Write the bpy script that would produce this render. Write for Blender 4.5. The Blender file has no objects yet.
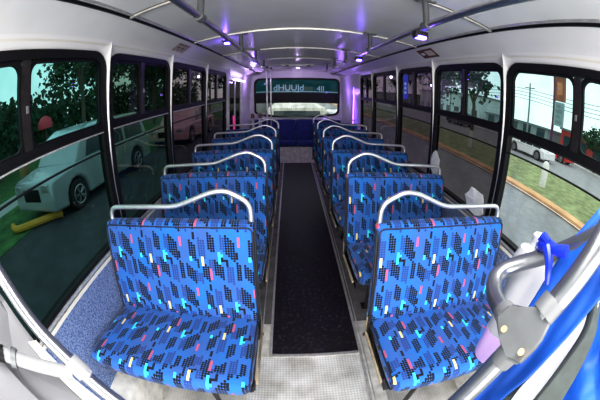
import bpy, bmesh, math, random
from mathutils import Vector, Matrix
random.seed(7)
SC = bpy.context.scene
COL = SC.collection
PI = math.pi

# ------------------------------------------------------------------ camera
F_PX = 275.8
CAM = Vector((-.06, 0, 1.716))
pitch, yaw, roll = -.397, .036, .006
fw = Vector((math.sin(yaw)*math.cos(pitch), math.cos(yaw)*math.cos(pitch), math.sin(pitch)))
r0 = Vector((math.cos(yaw), -math.sin(yaw), 0)); u0 = r0.cross(fw)
rt = r0*math.cos(roll)+u0*math.sin(roll); up = -r0*math.sin(roll)+u0*math.cos(roll)
cd = bpy.data.cameras.new('camera'); co = bpy.data.objects.new('camera', cd); COL.objects.link(co)
m = Matrix((rt, up, -fw)).transposed().to_4x4(); m.translation = CAM; co.matrix_world = m
cd.type = 'PANO'; cd.sensor_width = 36; cd.sensor_fit = 'HORIZONTAL'; cd.clip_start = .02; cd.clip_end = 500
for h in (cd, getattr(cd, 'cycles', None)):
    try:
        h.panorama_type = 'FISHEYE_EQUISOLID'; h.fisheye_lens = F_PX*36/600; h.fisheye_fov = math.radians(200)
    except Exception as e: pass
SC.camera = co
def at(px, py, d):                     # a measured direction in the photograph turned into a point d metres from the camera
    a, b = px-300, 200-py; r = math.hypot(a, b); th = 2*math.asin(r/2/F_PX); s = math.sin(th)/max(r, 1e-9)
    return CAM + (rt*a*s+up*b*s+fw*math.cos(th))*d

# ------------------------------------------------------------------ materials
def new_mat(name):
    m = bpy.data.materials.new(name); m.use_nodes = True
    nt = m.node_tree; return m, nt, nt.nodes['Principled BSDF']
def pr(name, col, rough=.5, metal=0, noise=0, nscale=20, bump=0, bscale=60, spec=None, coat=0, emit=None, estr=0, stretch=None):
    m, nt, b = new_mat(name); N, L = nt.nodes, nt.links
    b.inputs['Base Color'].default_value = (*col, 1); b.inputs['Roughness'].default_value = rough; b.inputs['Metallic'].default_value = metal
    if spec is not None: b.inputs['Specular IOR Level'].default_value = spec
    if coat: b.inputs['Coat Weight'].default_value = coat
    if emit: b.inputs['Emission Color'].default_value = (*emit, 1); b.inputs['Emission Strength'].default_value = estr
    tc = N.new('ShaderNodeTexCoord'); src = tc.outputs['Object']
    if stretch:
        mp = N.new('ShaderNodeMapping'); mp.inputs['Scale'].default_value = stretch; L.new(src, mp.inputs[0]); src = mp.outputs[0]
    t = N.new('ShaderNodeTexNoise'); t.inputs['Scale'].default_value = nscale; t.inputs['Detail'].default_value = 6; L.new(src, t.inputs['Vector'])
    r = N.new('ShaderNodeValToRGB'); k = max(noise, .02)
    r.color_ramp.elements[0].position = .3; r.color_ramp.elements[1].position = .7
    r.color_ramp.elements[0].color = (*[c*(1-k) for c in col], 1); r.color_ramp.elements[1].color = (*[min(1, c*(1+k)) for c in col], 1)
    L.new(t.outputs['Fac'], r.inputs[0]); L.new(r.outputs[0], b.inputs['Base Color'])
    if bump:
        t2 = N.new('ShaderNodeTexNoise'); t2.inputs['Scale'].default_value = bscale; L.new(src, t2.inputs['Vector'])
        bp = N.new('ShaderNodeBump'); bp.inputs['Strength'].default_value = bump; bp.inputs['Distance'].default_value = .01
        L.new(t2.outputs['Fac'], bp.inputs['Height']); L.new(bp.outputs[0], b.inputs['Normal'])
    return m
def glass(name, tint, refl=1.0, rough=0.0):
    m, nt, b = new_mat(name); N, L = nt.nodes, nt.links; N.remove(b)
    tr = N.new('ShaderNodeBsdfTransparent'); tr.inputs[0].default_value = (*tint, 1)
    gl = N.new('ShaderNodeBsdfGlossy'); gl.inputs['Roughness'].default_value = rough; gl.inputs[0].default_value = (.95, .97, 1, 1)
    fr = N.new('ShaderNodeFresnel'); fr.inputs[0].default_value = 1.5
    mu = N.new('ShaderNodeMath'); mu.operation = 'MULTIPLY'; mu.inputs[1].default_value = refl; L.new(fr.outputs[0], mu.inputs[0])
    tc = N.new('ShaderNodeTexCoord'); no = N.new('ShaderNodeTexNoise'); no.inputs['Scale'].default_value = 6; L.new(tc.outputs['Object'], no.inputs['Vector'])
    rp = N.new('ShaderNodeValToRGB'); rp.color_ramp.elements[0].color = (*[c*.82 for c in tint], 1); rp.color_ramp.elements[1].color = (*tint, 1)
    rp.color_ramp.elements[0].position = .35; rp.color_ramp.elements[1].position = .6
    L.new(no.outputs['Fac'], rp.inputs[0]); L.new(rp.outputs[0], tr.inputs[0])
    mx = N.new('ShaderNodeMixShader'); L.new(mu.outputs[0], mx.inputs[0]); L.new(tr.outputs[0], mx.inputs[1]); L.new(gl.outputs[0], mx.inputs[2])
    L.new(mx.outputs[0], N['Material Output'].inputs[0]); return m

def fabric_mat(name='seat_fabric'):
    m, nt, b = new_mat(name); N, L = nt.nodes, nt.links
    b.inputs['Roughness'].default_value = .8; b.inputs['Specular IOR Level'].default_value = .25
    b.inputs['Sheen Weight'].default_value = .15
    def M(op, a, c=None, d=None):
        n = N.new('ShaderNodeMath'); n.operation = op
        for i, v in enumerate((a, c, d)):
            if v is None: continue
            if isinstance(v, (int, float)): n.inputs[i].default_value = v
            else: L.new(v, n.inputs[i])
        return n.outputs[0]
    uv = N.new('ShaderNodeUVMap'); uv.uv_map = 'UVMap'; sp = N.new('ShaderNodeSeparateXYZ'); L.new(uv.outputs[0], sp.inputs[0])
    P = .0122; TW, TH = 24, 22
    u = M('DIVIDE', sp.outputs[0], P); v = M('DIVIDE', sp.outputs[1], P)
    row = M('FLOOR', M('DIVIDE', v, TH))
    u2 = M('MULTIPLY_ADD', row, 5.0, u)
    fu = M('FRACT', u2); fv = M('FRACT', v)
    i = M('FLOOR', M('FLOORED_MODULO', u2, TW)); j = M('FLOOR', M('FLOORED_MODULO', v, TH))
    dx = M('SUBTRACT', fu, .5); dy = M('SUBTRACT', fv, .5)
    dist = M('SQRT', M('ADD', M('MULTIPLY', dx, dx), M('MULTIPLY', dy, dy)))
    dots = M('LESS_THAN', dist, .50)
    def el(ic, hw, jc, slope, hh):
        a = M('COMPARE', i, float(ic), hw)
        jj = M('MULTIPLY_ADD', i, float(slope), float(jc-slope*ic))
        c = M('COMPARE', j, jj, hh); return M('MULTIPLY', a, c)
    def union(lst):
        o = lst[0]
        for k in lst[1:]: o = M('MAXIMUM', o, k)
        return o
    black = union([el(3, 1.6, 14, -.9, 3.6), el(11, 1.6, 17, -.7, 3.3), el(1.5, 1.6, 4, -.9, 3.2), el(8, 1.1, 5, -.9, 3.8),
                   el(13.5, 1.6, 6, -.8, 3.2), el(18.5, 1.6, 15, -.9, 3.7), el(21.5, 1.1, 5, -.8, 3.6), el(5, .6, 8.5, 0, 2)])
    solidb = union([el(17, .3, 9, 0, 1.2), el(16, 1.1, 10, 0, .3), el(4, .3, 20, 0, 1.1), el(21, .3, 12, 0, 1.6), el(15, .3, 10.5, 0, 1.2)])
    grey = union([el(7, 1.1, 15, -.5, 3.6), el(15.5, 1.1, 17, -.7, 3.), el(5, 1.1, 2.5, -.5, 2.2), el(18, 1.1, 4, -.5, 3.6), el(10.5, .6, 8, 0, 2.1)])
    pink = union([el(22, .3, 17.5, 0, 2.1), el(10, .3, 4, 0, 2.2)]); pink2 = union([el(21, .3, 18.5, 0, .6), el(11, .3, 5.5, 0, .6)])
    yel = union([el(7, .3, 10, 0, 1.6), el(7, .6, 8.5, 0, .6)]); cy = union([el(14, .3, 11, 0, 2.1), el(15, .3, 12, 0, .6), el(2, .3, 10.5, 0, 1.2)])
    no = N.new('ShaderNodeTexNoise'); no.inputs['Scale'].default_value = 9; no.inputs['Detail'].default_value = 5
    mp = N.new('ShaderNodeMapping'); mp.inputs['Scale'].default_value = (1, .35, 1); L.new(uv.outputs[0], mp.inputs[0]); L.new(mp.outputs[0], no.inputs['Vector'])
    rp = N.new('ShaderNodeValToRGB'); rp.color_ramp.elements[0].position = .35; rp.color_ramp.elements[1].position = .68
    rp.color_ramp.elements[0].color = (.012, .155, .50, 1); rp.color_ramp.elements[1].color = (.045, .12, .36, 1); L.new(no.outputs['Fac'], rp.inputs[0])
    cur = rp.outputs[0]
    def over(mask, col):
        nonlocal cur
        x = N.new('ShaderNodeMix'); x.data_type = 'RGBA'; L.new(mask, x.inputs[0]); L.new(cur, x.inputs[6]); x.inputs[7].default_value = (*col, 1); cur = x.outputs[2]
    over(M('MULTIPLY', M('MULTIPLY', grey, dots), .8), (.02, .04, .17))
    over(M('MULTIPLY', black, dots), (.004, .005, .014)); over(solidb, (.004, .005, .014))
    over(pink, (.50, .11, .20)); over(yel, (.85, .66, .25)); over(cy, (.06, .72, .8))
    L.new(cur, b.inputs['Base Color'])
    wn = N.new('ShaderNodeTexNoise'); wn.inputs['Scale'].default_value = 700; L.new(uv.outputs[0], wn.inputs['Vector'])
    bu = N.new('ShaderNodeBump'); bu.inputs['Strength'].default_value = .25; bu.inputs['Distance'].default_value = .002
    L.new(wn.outputs['Fac'], bu.inputs['Height']); L.new(bu.outputs[0], b.inputs['Normal'])
    return m
def tread_mat():
    m, nt, b = new_mat('tread_plate'); N, L = nt.nodes, nt.links
    tc = N.new('ShaderNodeTexCoord'); mp = N.new('ShaderNodeMapping'); mp.inputs['Rotation'].default_value = (0, 0, PI/4); mp.inputs['Scale'].default_value = (70, 70, 70)
    L.new(tc.outputs['Object'], mp.inputs[0]); ck = N.new('ShaderNodeTexChecker'); ck.inputs['Scale'].default_value = 1; L.new(mp.outputs[0], ck.inputs[0])
    no = N.new('ShaderNodeTexNoise'); no.inputs['Scale'].default_value = 5; no.inputs['Detail'].default_value = 8; L.new(tc.outputs['Object'], no.inputs['Vector'])
    rp = N.new('ShaderNodeValToRGB'); rp.color_ramp.elements[0].position = .3; rp.color_ramp.elements[1].position = .62
    rp.color_ramp.elements[0].color = (.42, .40, .37, 1); rp.color_ramp.elements[1].color = (.80, .79, .78, 1); L.new(no.outputs['Fac'], rp.inputs[0])
    mx = N.new('ShaderNodeMix'); mx.data_type = 'RGBA'; mx.blend_type = 'MULTIPLY'; mx.inputs[0].default_value = .35; L.new(rp.outputs[0], mx.inputs[6]); L.new(ck.outputs[0], mx.inputs[7])
    L.new(mx.outputs[2], b.inputs['Base Color']); b.inputs['Roughness'].default_value = .5; b.inputs['Metallic'].default_value = .1
    bu = N.new('ShaderNodeBump'); bu.inputs['Strength'].default_value = .5; bu.inputs['Distance'].default_value = .004; L.new(ck.outputs['Fac'], bu.inputs['Height']); L.new(bu.outputs[0], b.inputs['Normal'])
    return m
def speck_mat(name, base, speck, scale, thr=.62, rough=.9):
    m, nt, b = new_mat(name); N, L = nt.nodes, nt.links
    tc = N.new('ShaderNodeTexCoord'); no = N.new('ShaderNodeTexNoise'); no.inputs['Scale'].default_value = scale; no.inputs['Detail'].default_value = 3; L.new(tc.outputs['Object'], no.inputs['Vector'])
    rp = N.new('ShaderNodeValToRGB'); rp.color_ramp.elements[0].position = thr-.14; rp.color_ramp.elements[1].position = thr+.1
    rp.color_ramp.elements[0].color = (*base, 1); rp.color_ramp.elements[1].color = (*speck, 1); L.new(no.outputs['Fac'], rp.inputs[0]); L.new(rp.outputs[0], b.inputs['Base Color'])
    b.inputs['Roughness'].default_value = rough
    return m
M_ = {}
M_['fabric'] = fabric_mat()
M_['tread'] = tread_mat()
M_['ribbed'] = tread_mat(); M_['ribbed'].node_tree.nodes['Checker Texture'].inputs['Color1'].default_value = (.55, .45, .3, 1)
M_['mat'] = speck_mat('aisle_mat', (.006, .004, .008), (.045, .04, .055), 34, .68, .5)
M_['carpet'] = speck_mat('wall_carpet', (.035, .07, .18), (.20, .26, .42), 130, .5)
M_['white'] = pr('white_panel', (.74, .72, .70), .35, 0, .05, 3)
M_['ceil'] = pr('ceiling_panel', (.76, .75, .73), .30, 0, .08, 2)
M_['cream'] = pr('cream_header', (.66, .63, .55), .4, 0, .05, 4)
M_['rib'] = pr('rib_metal', (.55, .53, .49), .35, .5, .08, 12)
M_['black'] = pr('black_rubber', (.004, .004, .005), .5, 0, .3, 30, spec=.2)
M_['darkal'] = pr('dark_aluminium', (.02, .017, .017), .35, .3, .5, 25)
M_['chrome'] = pr('chrome', (.78, .77, .78), .34, .85, .05, 10)
M_['steel'] = pr('brushed_steel', (.62, .61, .60), .28, 1, .1, 20, stretch=(1, 1, 8))
M_['castal'] = pr('cast_aluminium', (.15, .155, .16), .5, .25, .12, 30)
M_['dsteel'] = pr('dark_seat_steel', (.03, .028, .028), .45, .6, .3, 20)
M_['beige'] = pr('worn_edge_board', (.42, .34, .24), .7, 0, .35, 18)
M_['pipe'] = pr('dark_piping', (.012, .018, .05), .6, 0, .1)
M_['shell'] = pr('black_back_board', (.02, .02, .03), .5, 0, .2)
M_['grey_floor'] = pr('grey_floor_trim', (.62, .60, .56), .5, .1, .25, 14)
M_['alum'] = pr('aluminium_strip', (.62, .60, .58), .35, .6, .15, 30)
M_['wallg_in'] = pr('front_wall_grey', (.2, .2, .2), .6)
M_['railst'] = pr('worn_rail_steel', (.30, .31, .33), .30, .9, .1, 20)
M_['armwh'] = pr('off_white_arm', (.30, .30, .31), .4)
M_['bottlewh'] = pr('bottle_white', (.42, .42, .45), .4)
M_['shaded_floor'] = pr('shaded_floor_tone', (.13, .12, .12), .7, 0, .4, 8)  # shade under the seats put into the floor colour
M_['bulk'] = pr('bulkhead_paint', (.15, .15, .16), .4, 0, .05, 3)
M_['bench_dim'] = pr('bench_dim_cloth', (.006, .016, .13), .85, 0, .7, 28)  # bench cloth darkened, the dim violet light at the rear is in its colour
M_['bench'] = pr('dark_bench_blue', (.012, .03, .2), .8, 0, .5, 40)
M_['blue'] = pr('blue_cloth', (.005, .085, .42), .55, 0, .35, 6, bump=.5, bscale=14)
M_['bluepl'] = pr('blue_plastic', (.01, .03, .55), .3)
M_['greypad'] = pr('grey_padding', (.055, .065, .062), .8, 0, .2, 40)
M_['whitepl'] = pr('white_plastic', (.70, .70, .72), .35)
M_['brown'] = pr('brown_clamp', (.2, .09, .06), .5)
M_['bolt'] = pr('brass_bolt', (.45, .33, .2), .35, .8)
M_['paper'] = pr('torn_white_paper', (.82, .82, .80), .8, 0, .1, 30)
M_['g_left'] = glass('teal_tint', (.25, .52, .50), .10)
M_['g_leftlow'] = glass('dark_teal_tint', (.20, .37, .36), .08)
M_['g_leftfar'] = glass('dark_green_tint', (.12, .21, .17), .04)
M_['g_right'] = glass('light_teal_tint', (.58, .82, .80), .12)
M_['g_clear'] = glass('clear_pane', (.93, .95, .93), .08)
M_['g_dark'] = glass('smoke_tint', (.17, .15, .16), .10)
M_['g_mid'] = glass('mid_teal_tint', (.38, .56, .57), .12)
M_['g_purple'] = glass('violet_smoke_tint', (.13, .10, .13), .14)
M_['g_rear'] = glass('rear_teal_tint', (.05, .16, .18), .1)
M_['led'] = pr('violet_led', (.1, .05, .6), .3, emit=(.12, .06, 1), estr=25)
M_['ledstrip'] = pr('violet_strip', (.2, .1, .7), .3, emit=(.25, .08, 1), estr=9)
M_['warm'] = pr('warm_lamp', (.9, .8, .6), .3, emit=(1, .72, .45), estr=5)
M_['cool'] = pr('white_lamp', (.9, .9, 1), .3, emit=(.85, .8, 1), estr=3)
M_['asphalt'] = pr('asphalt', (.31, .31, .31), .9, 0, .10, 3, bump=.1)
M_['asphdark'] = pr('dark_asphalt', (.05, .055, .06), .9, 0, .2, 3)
M_['curb'] = pr('orange_stained_kerb', (.72, .42, .22), .85, 0, .2, 2)
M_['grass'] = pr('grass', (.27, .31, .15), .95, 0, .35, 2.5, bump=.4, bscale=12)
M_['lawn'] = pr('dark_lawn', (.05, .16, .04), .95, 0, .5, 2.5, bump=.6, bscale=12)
M_['walk'] = pr('concrete_path', (.5, .5, .47), .9, 0, .1)
M_['leaf'] = pr('leaves', (.014, .05, .018), .8, 0, .6, 1.5)
M_['leaf2'] = pr('leaves_light', (.03, .075, .028), .8, 0, .6, 1.5)
M_['bark'] = pr('bark', (.10, .08, .06), .9, 0, .3, 10)
M_['limed'] = pr('whitewashed_bark', (.7, .7, .66), .9, 0, .1)
M_['wallw'] = pr('pale_render', (.62, .62, .58), .8, 0, .08, 1)
M_['wallb'] = pr('teal_render', (.12, .32, .38), .8, 0, .08, 1)
M_['wallr'] = pr('red_render', (.55, .05, .04), .8, 0, .1, 1)
M_['wallg'] = pr('grey_render', (.28, .30, .30), .8, 0, .1, 1)
M_['roof'] = pr('grey_roof', (.2, .2, .21), .8)
M_['win'] = pr('dark_window', (.03, .05, .06), .12)
M_['carw'] = pr('car_white', (.75, .76, .77), .25, coat=.5)
M_['cars'] = pr('car_silver', (.42, .48, .50), .25, .3, coat=.5)
M_['carr'] = pr('car_red', (.6, .02, .02), .25, coat=.5)
M_['card'] = pr('car_charcoal', (.12, .125, .15), .25, .3, coat=.5)
M_['carp'] = pr('car_rose', (.62, .38, .36), .3, coat=.5)
M_['tyre'] = pr('tyre', (.012, .012, .012), .8)
M_['rim'] = pr('rim', (.5, .5, .52), .3, .8)
M_['polep'] = pr('maroon_pole', (.16, .03, .10), .5)
M_['board'] = pr('sign_brown', (.35, .10, .05), .6, 0, .4, 1.2)
M_['boardw'] = pr('sign_grey', (.35, .4, .42), .6, 0, .2, 2)
M_['reflected_brown'] = pr('brown_reflection', (.35, .22, .08), .7, 0, .3, 4)
M_['yellow'] = pr('reflected_yellow', (.75, .38, .03), .6, 0, .15, 3)
M_['redp'] = pr('red_canopy', (.65, .04, .07), .6)
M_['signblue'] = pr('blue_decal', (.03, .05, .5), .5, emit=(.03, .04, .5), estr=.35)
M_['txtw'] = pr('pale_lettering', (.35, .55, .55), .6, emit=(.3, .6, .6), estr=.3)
M_['txtd'] = pr('maroon_print', (.10, .02, .02), .6)
M_['sticker'] = pr('pale_sticker', (.62, .54, .50), .5)
M_['pinkliq'] = pr('lilac_liquid', (.62, .42, .80), .3)

# ------------------------------------------------------------------ mesh helpers
class MB:
    def __init__(s): s.b = bmesh.new(); s.uv = None
    def v(s, p): return s.b.verts.new(p)
    def f(s, vs, uv=None):
        try: fc = s.b.faces.new(vs)
        except ValueError: return None
        if uv:
            if s.uv is None: s.uv = s.b.loops.layers.uv.new('UVMap')
            for l, t in zip(fc.loops, uv): l[s.uv].uv = t
        return fc
    def box(s, x0, x1, y0, y1, z0, z1, bev=0):
        vs = [s.v((x, y, z)) for x in (x0, x1) for y in (y0, y1) for z in (z0, z1)]
        fs = [s.f([vs[k] for k in q]) for q in ((0, 1, 3, 2), (4, 6, 7, 5), (0, 4, 5, 1), (2, 3, 7, 6), (0, 2, 6, 4), (1, 5, 7, 3))]
        if bev:
            es = {e for f in fs for e in f.edges}
            bmesh.ops.bevel(s.b, geom=list(es), offset=bev, segments=2, affect='EDGES', profile=.6)
        return s
    def prism(s, pts, ax, a, b):         # closed 2D outline extruded along axis ax from a to b
        def P(p, t): return {'x': (t, p[0], p[1]), 'y': (p[0], t, p[1]), 'z': (p[0], p[1], t)}[ax]
        A = [s.v(P(p, a)) for p in pts]; B = [s.v(P(p, b)) for p in pts]; n = len(pts)
        s.f(A[::-1]); s.f(B)
        for k in range(n): s.f([A[k], A[(k+1) % n], B[(k+1) % n], B[k]])
        return s
    def tube(s, pts, r, n=10, closed=False, caps=True):
        pts = [Vector(p) for p in pts]; N = len(pts); rings = []
        rr = r if isinstance(r, (list, tuple)) else [r]*N
        prev = None
        for k, p in enumerate(pts):
            a = pts[(k-1) % N] if (closed or k > 0) else p; c = pts[(k+1) % N] if (closed or k < N-1) else p
            t = (c-a).normalized()
            if prev is None:
                h = Vector((0, 0, 1)) if abs(t.z) < .9 else Vector((1, 0, 0)); x = t.cross(h).normalized()
            else:
                x = (prev-t*prev.dot(t)).normalized()
            prev = x; y = t.cross(x)
            rings.append([s.v(p+(x*math.cos(q)+y*math.sin(q))*rr[k]) for q in (2*PI*i/n for i in range(n))])
        for k in range(N if closed else N-1):
            A, B = rings[k], rings[(k+1) % N]
            for i in range(n): s.f([A[i], A[(i+1) % n], B[(i+1) % n], B[i]])
        if caps and not closed: s.f(rings[0][::-1]); s.f(rings[-1])
        return s
    def lathe(s, prof, c=(0, 0, 0), n=20, ax='z'):
        rings = []
        for r, z in prof:
            ring = []
            for i in range(n):
                a = 2*PI*i/n; p = (r*math.cos(a), r*math.sin(a), z)
                if ax == 'x': p = (z, p[0], p[1])
                if ax == 'y': p = (p[0], z, p[1])
                ring.append(s.v((c[0]+p[0], c[1]+p[1], c[2]+p[2])))
            rings.append(ring)
        for A, B in zip(rings, rings[1:]):
            for i in range(n): s.f([A[i], A[(i+1) % n], B[(i+1) % n], B[i]])
        s.f(rings[0][::-1]); s.f(rings[-1]); return s
    def grid(s, P, uvs=None):
        V = [[s.v(p) for p in r] for r in P]
        for i in range(len(V)-1):
            for j in range(len(V[0])-1): s.f([V[i][j], V[i][j+1], V[i+1][j+1], V[i+1][j]])
        return s
    def build(s, name, mat, parent=None, smooth=True, loc=None):
        bmesh.ops.recalc_face_normals(s.b, faces=s.b.faces[:])
        me = bpy.data.meshes.new(name); s.b.to_mesh(me); s.b.free()
        me.materials.append(M_[mat] if isinstance(mat, str) else mat)
        if smooth:
            me.polygons.foreach_set('use_smooth', [True]*len(me.polygons))
            try: me.set_sharp_from_angle(angle=math.radians(38))
            except Exception: pass
        o = bpy.data.objects.new(name, me); COL.objects.link(o)
        if parent: o.parent = parent
        if loc: o.location = loc
        return o
def bend(pts, r=.04, seg=5):
    pts = [Vector(p) for p in pts]; out = [pts[0]]
    for k in range(1, len(pts)-1):
        a, b, c = pts[k-1], pts[k], pts[k+1]; d1, d2 = (a-b), (c-b); q = min(r, d1.length*.45, d2.length*.45)
        p, s_ = b+d1.normalized()*q, b+d2.normalized()*q
        for i in range(seg+1):
            t = i/seg; out.append(p*(1-t)**2+b*2*t*(1-t)+s_*t*t)
    return out+[pts[-1]]
def tag(o, label=None, cat=None, group=None, kind=None):
    for k, v in (('label', label), ('category', cat), ('group', group), ('kind', kind)):
        if v: o[k] = v
    return o
def empty(name, loc=(0, 0, 0), label=None, cat=None, group=None, kind=None):
    o = bpy.data.objects.new(name, None); COL.objects.link(o); o.location = loc; o.empty_display_size = .1
    return tag(o, label, cat, group, kind)
def struct(o): o['kind'] = 'structure'; return o
def copy_tree(o, parent=None):
    c = o.copy(); COL.objects.link(c); c.parent = parent
    for ch in list(o.children): copy_tree(ch, c)
    return c

# ------------------------------------------------------------------ bus shell
XC = .074
PROF = [(0, 1.170), (.96, 1.164), (2.05, 1.122), (2.10, 1.08), (2.19, .925)]     # height -> half width
def hw(z):
    for (z0, w0), (z1, w1) in zip(PROF, PROF[1:]):
        if z <= z1: return w0+(w1-w0)*(z-z0)/(z1-z0)
    return PROF[-1][1]
def X(side, z, off=0): return XC+side*(hw(z)-off)        # off = inwards
Y0, Y1 = -.75, 6.9
ZS, ZT = .965, 2.045                                      # window bottom / top
def ceil_z(x): return 2.19+.06*(1-((x-XC)/.925)**2)

mb = MB(); mb.box(XC-1.2, XC+1.2, Y0, Y1+.05, -.06, 0); struct(mb.build('floor', 'tread'))
# ceiling skin
P = []
for k in range(17):
    x = XC-.925+1.85*k/16; P.append([(x, Y0+(Y1-Y0)*q/8, ceil_z(x)) for q in range(9)])
mb = MB(); mb.grid(P); P2 = [[(a, b, c+.04) for a, b, c in r] for r in P]; mb.grid(P2); struct(mb.build('ceiling', 'ceil'))

WIN = {-1: [(.10, 1.246), (1.260, 2.132), (2.146, 3.156), (3.170, 4.22)],
       1: [(.10, 1.258), (1.272, 2.206), (2.220, 3.096), (3.110, 4.146), (4.160, 4.92)]}
def rrect(y0, y1, z0, z1, rb, rtp, n=6):
    pts = []
    for cy, cz, r, a0 in ((y1-rb, z0+rb, rb, -PI/2), (y1-rtp, z1-rtp, rtp, 0), (y0+rtp, z1-rtp, rtp, PI/2), (y0+rb, z0+rb, rb, PI)):
        for i in range(n+1):
            a = a0+PI/2*i/n; pts.append((cy+r*math.cos(a), cz+r*math.sin(a)))
    return pts
def ring(mb, outer, inner, side, o0, o1):                 # frame ring following the wall; between inward offsets o0 (outside) and o1 (inside)
    n = len(outer)
    def q(p, o): return mb.v((X(side, p[1], o), p[0], p[1]))
    A = [q(p, o1) for p in outer]; B = [q(p, o1) for p in inner]; C = [q(p, o0) for p in outer]; D = [q(p, o0) for p in inner]
    for k in range(n):
        j = (k+1) % n
        mb.f([A[k], A[j], B[j], B[k]]); mb.f([C[k], D[k], D[j], C[j]]); mb.f([A[k], C[k], C[j], A[j]]); mb.f([B[k], B[j], D[j], D[k]])
def wallbox(mb, side, y0, y1, z0, z1, o0=-.03, o1=0.0, nz=1):
    for k in range(nz):
        a, b = z0+(z1-z0)*k/nz, z0+(z1-z0)*(k+1)/nz
        vs = [mb.v((X(side, z, o), y, z)) for o in (o0, o1) for y in (y0, y1) for z in (a, b)]
        for q in ((0, 1, 3, 2), (4, 6, 7, 5), (0, 4, 5, 1), (2, 3, 7, 6), (0, 2, 6, 4), (1, 5, 7, 3)): mb.f([vs[i] for i in q])
# walls with rounded window openings: cells between window columns, filled by a ring from rectangle to rounded opening
DOOR = (4.36, 5.62)
for side, nm in ((-1, 'left'), (1, 'right')):
    mb = MB()
    ws = WIN[side]
    edges = [Y0]
    spans = []
    prev = Y0
    for k, (a, b) in enumerate(ws):
        lo = (prev if k == 0 else (ws[k-1][1]+a)/2); hi = (b+ws[k+1][0])/2 if k < len(ws)-1 else b+.04
        spans.append((lo, hi, a, b)); prev = hi
    for lo, hi, a, b in spans:
        inn = rrect(a+.008, b-.008, ZS+.008, ZT-.008, .03, .10)
        # outer rectangle points matched by direction
        cy, cz = (a+b)/2, (ZS+ZT)/2; out = []
        m_ = 7
        zc = [(hi, ZS-.03), (hi, 2.10), (lo, 2.10), (lo, ZS-.03)]
        for c, (oy, oz) in enumerate(zc):
            for i in range(m_): out.append((oy, oz))
        def q(p, o): return mb.v((X(side, p[1], o), p[0], p[1]))
        n = len(inn)
        for o in (0, -.035):
            A = [q(p, o) for p in inn]; C = [q(p, o) for p in zc]
            for c in range(4):
                for i in range(m_-1): mb.f([C[c], A[c*m_+i], A[c*m_+i+1]])
                mb.f([C[c], A[c*m_+m_-1], A[((c+1) % 4)*m_], C[(c+1) % 4]])
        A = [q(p, 0) for p in inn]; B = [q(p, -.035) for p in inn]
        for k in range(n): mb.f([A[k], A[(k+1) % n], B[(k+1) % n], B[k]])
    yend = spans[-1][1]
    if side == -1:
        wallbox(mb, side, yend, DOOR[0], 0, 2.10, nz=3); wallbox(mb, side, DOOR[1], Y1, 0, 2.10, nz=3); wallbox(mb, side, DOOR[0], DOOR[1], 2.0, 2.10)
        wallbox(mb, side, Y0, yend, 0, .9)
    else:
        wallbox(mb, side, yend, Y1, 0, 2.10, nz=3); wallbox(mb, side, Y0, yend, 0, .9)
    w = struct(mb.build('wall_'+nm, 'white', smooth=False))
    # carpet lining
    mb = MB(); wallbox(mb, side, Y0, yend if side == 1 else DOOR[0]-.06, .02, .93, 0, .012); mb.build('carpet_lining', 'carpet', w, smooth=False)
    # sill ledge
    mb = MB(); wallbox(mb, side, Y0, yend, .935, .955, 0, .018); mb.build('sill', 'cream', w, smooth=False)
    # cove panel
    mb = MB(); vs = []
    P = [[(XC+side*hw(z), y, z) for z in (2.085, 2.10, 2.13, 2.16, 2.19)] for y in (Y0, Y1)]
    mb.grid(P); mb.grid([[(a+side*.02, b, c+.01) for a, b, c in r] for r in P]); o = struct(mb.build('trim_1' if side == -1 else 'trim_2', 'white'))
    # seam trim
    mb = MB(); mb.tube([(XC+side*.925, Y0, 2.185), (XC+side*.925, Y1, 2.185)], .010, 6); struct(mb.build('trim_3' if side == -1 else 'trim_4', 'black'))
    mb = MB(); mb.tube([(XC+side*.895, Y0, 2.188), (XC+side*.895, Y1, 2.188)], .006, 6); struct(mb.build('trim_5' if side == -1 else 'trim_6', 'alum'))
    # header light cream band just above the windows
    mb = MB(); wallbox(mb, side, Y0, yend, 2.05, 2.085, 0, .004); mb.build('header_band', 'cream', w, smooth=False)

# low ledge boxes along both walls and ribbed floor strips under the seats
for side, q in ((-1, 23), (1, 24)):
    xa, xb = sorted((XC+side*1.168, XC+side*1.00))
    mb = MB(); mb.box(xa, xb, Y0, 5.0 if side > 0 else 4.3, 0, .40, .006); struct(mb.build('trim_%d' % q, 'grey_floor'))
    xa, xb = sorted((XC+side*.99, XC+side*.44))
    mb = MB(); mb.box(xa, xb, Y0, 6.3, 0, .003); struct(mb.build('trim_%d' % (q+2), 'ribbed'))
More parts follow.
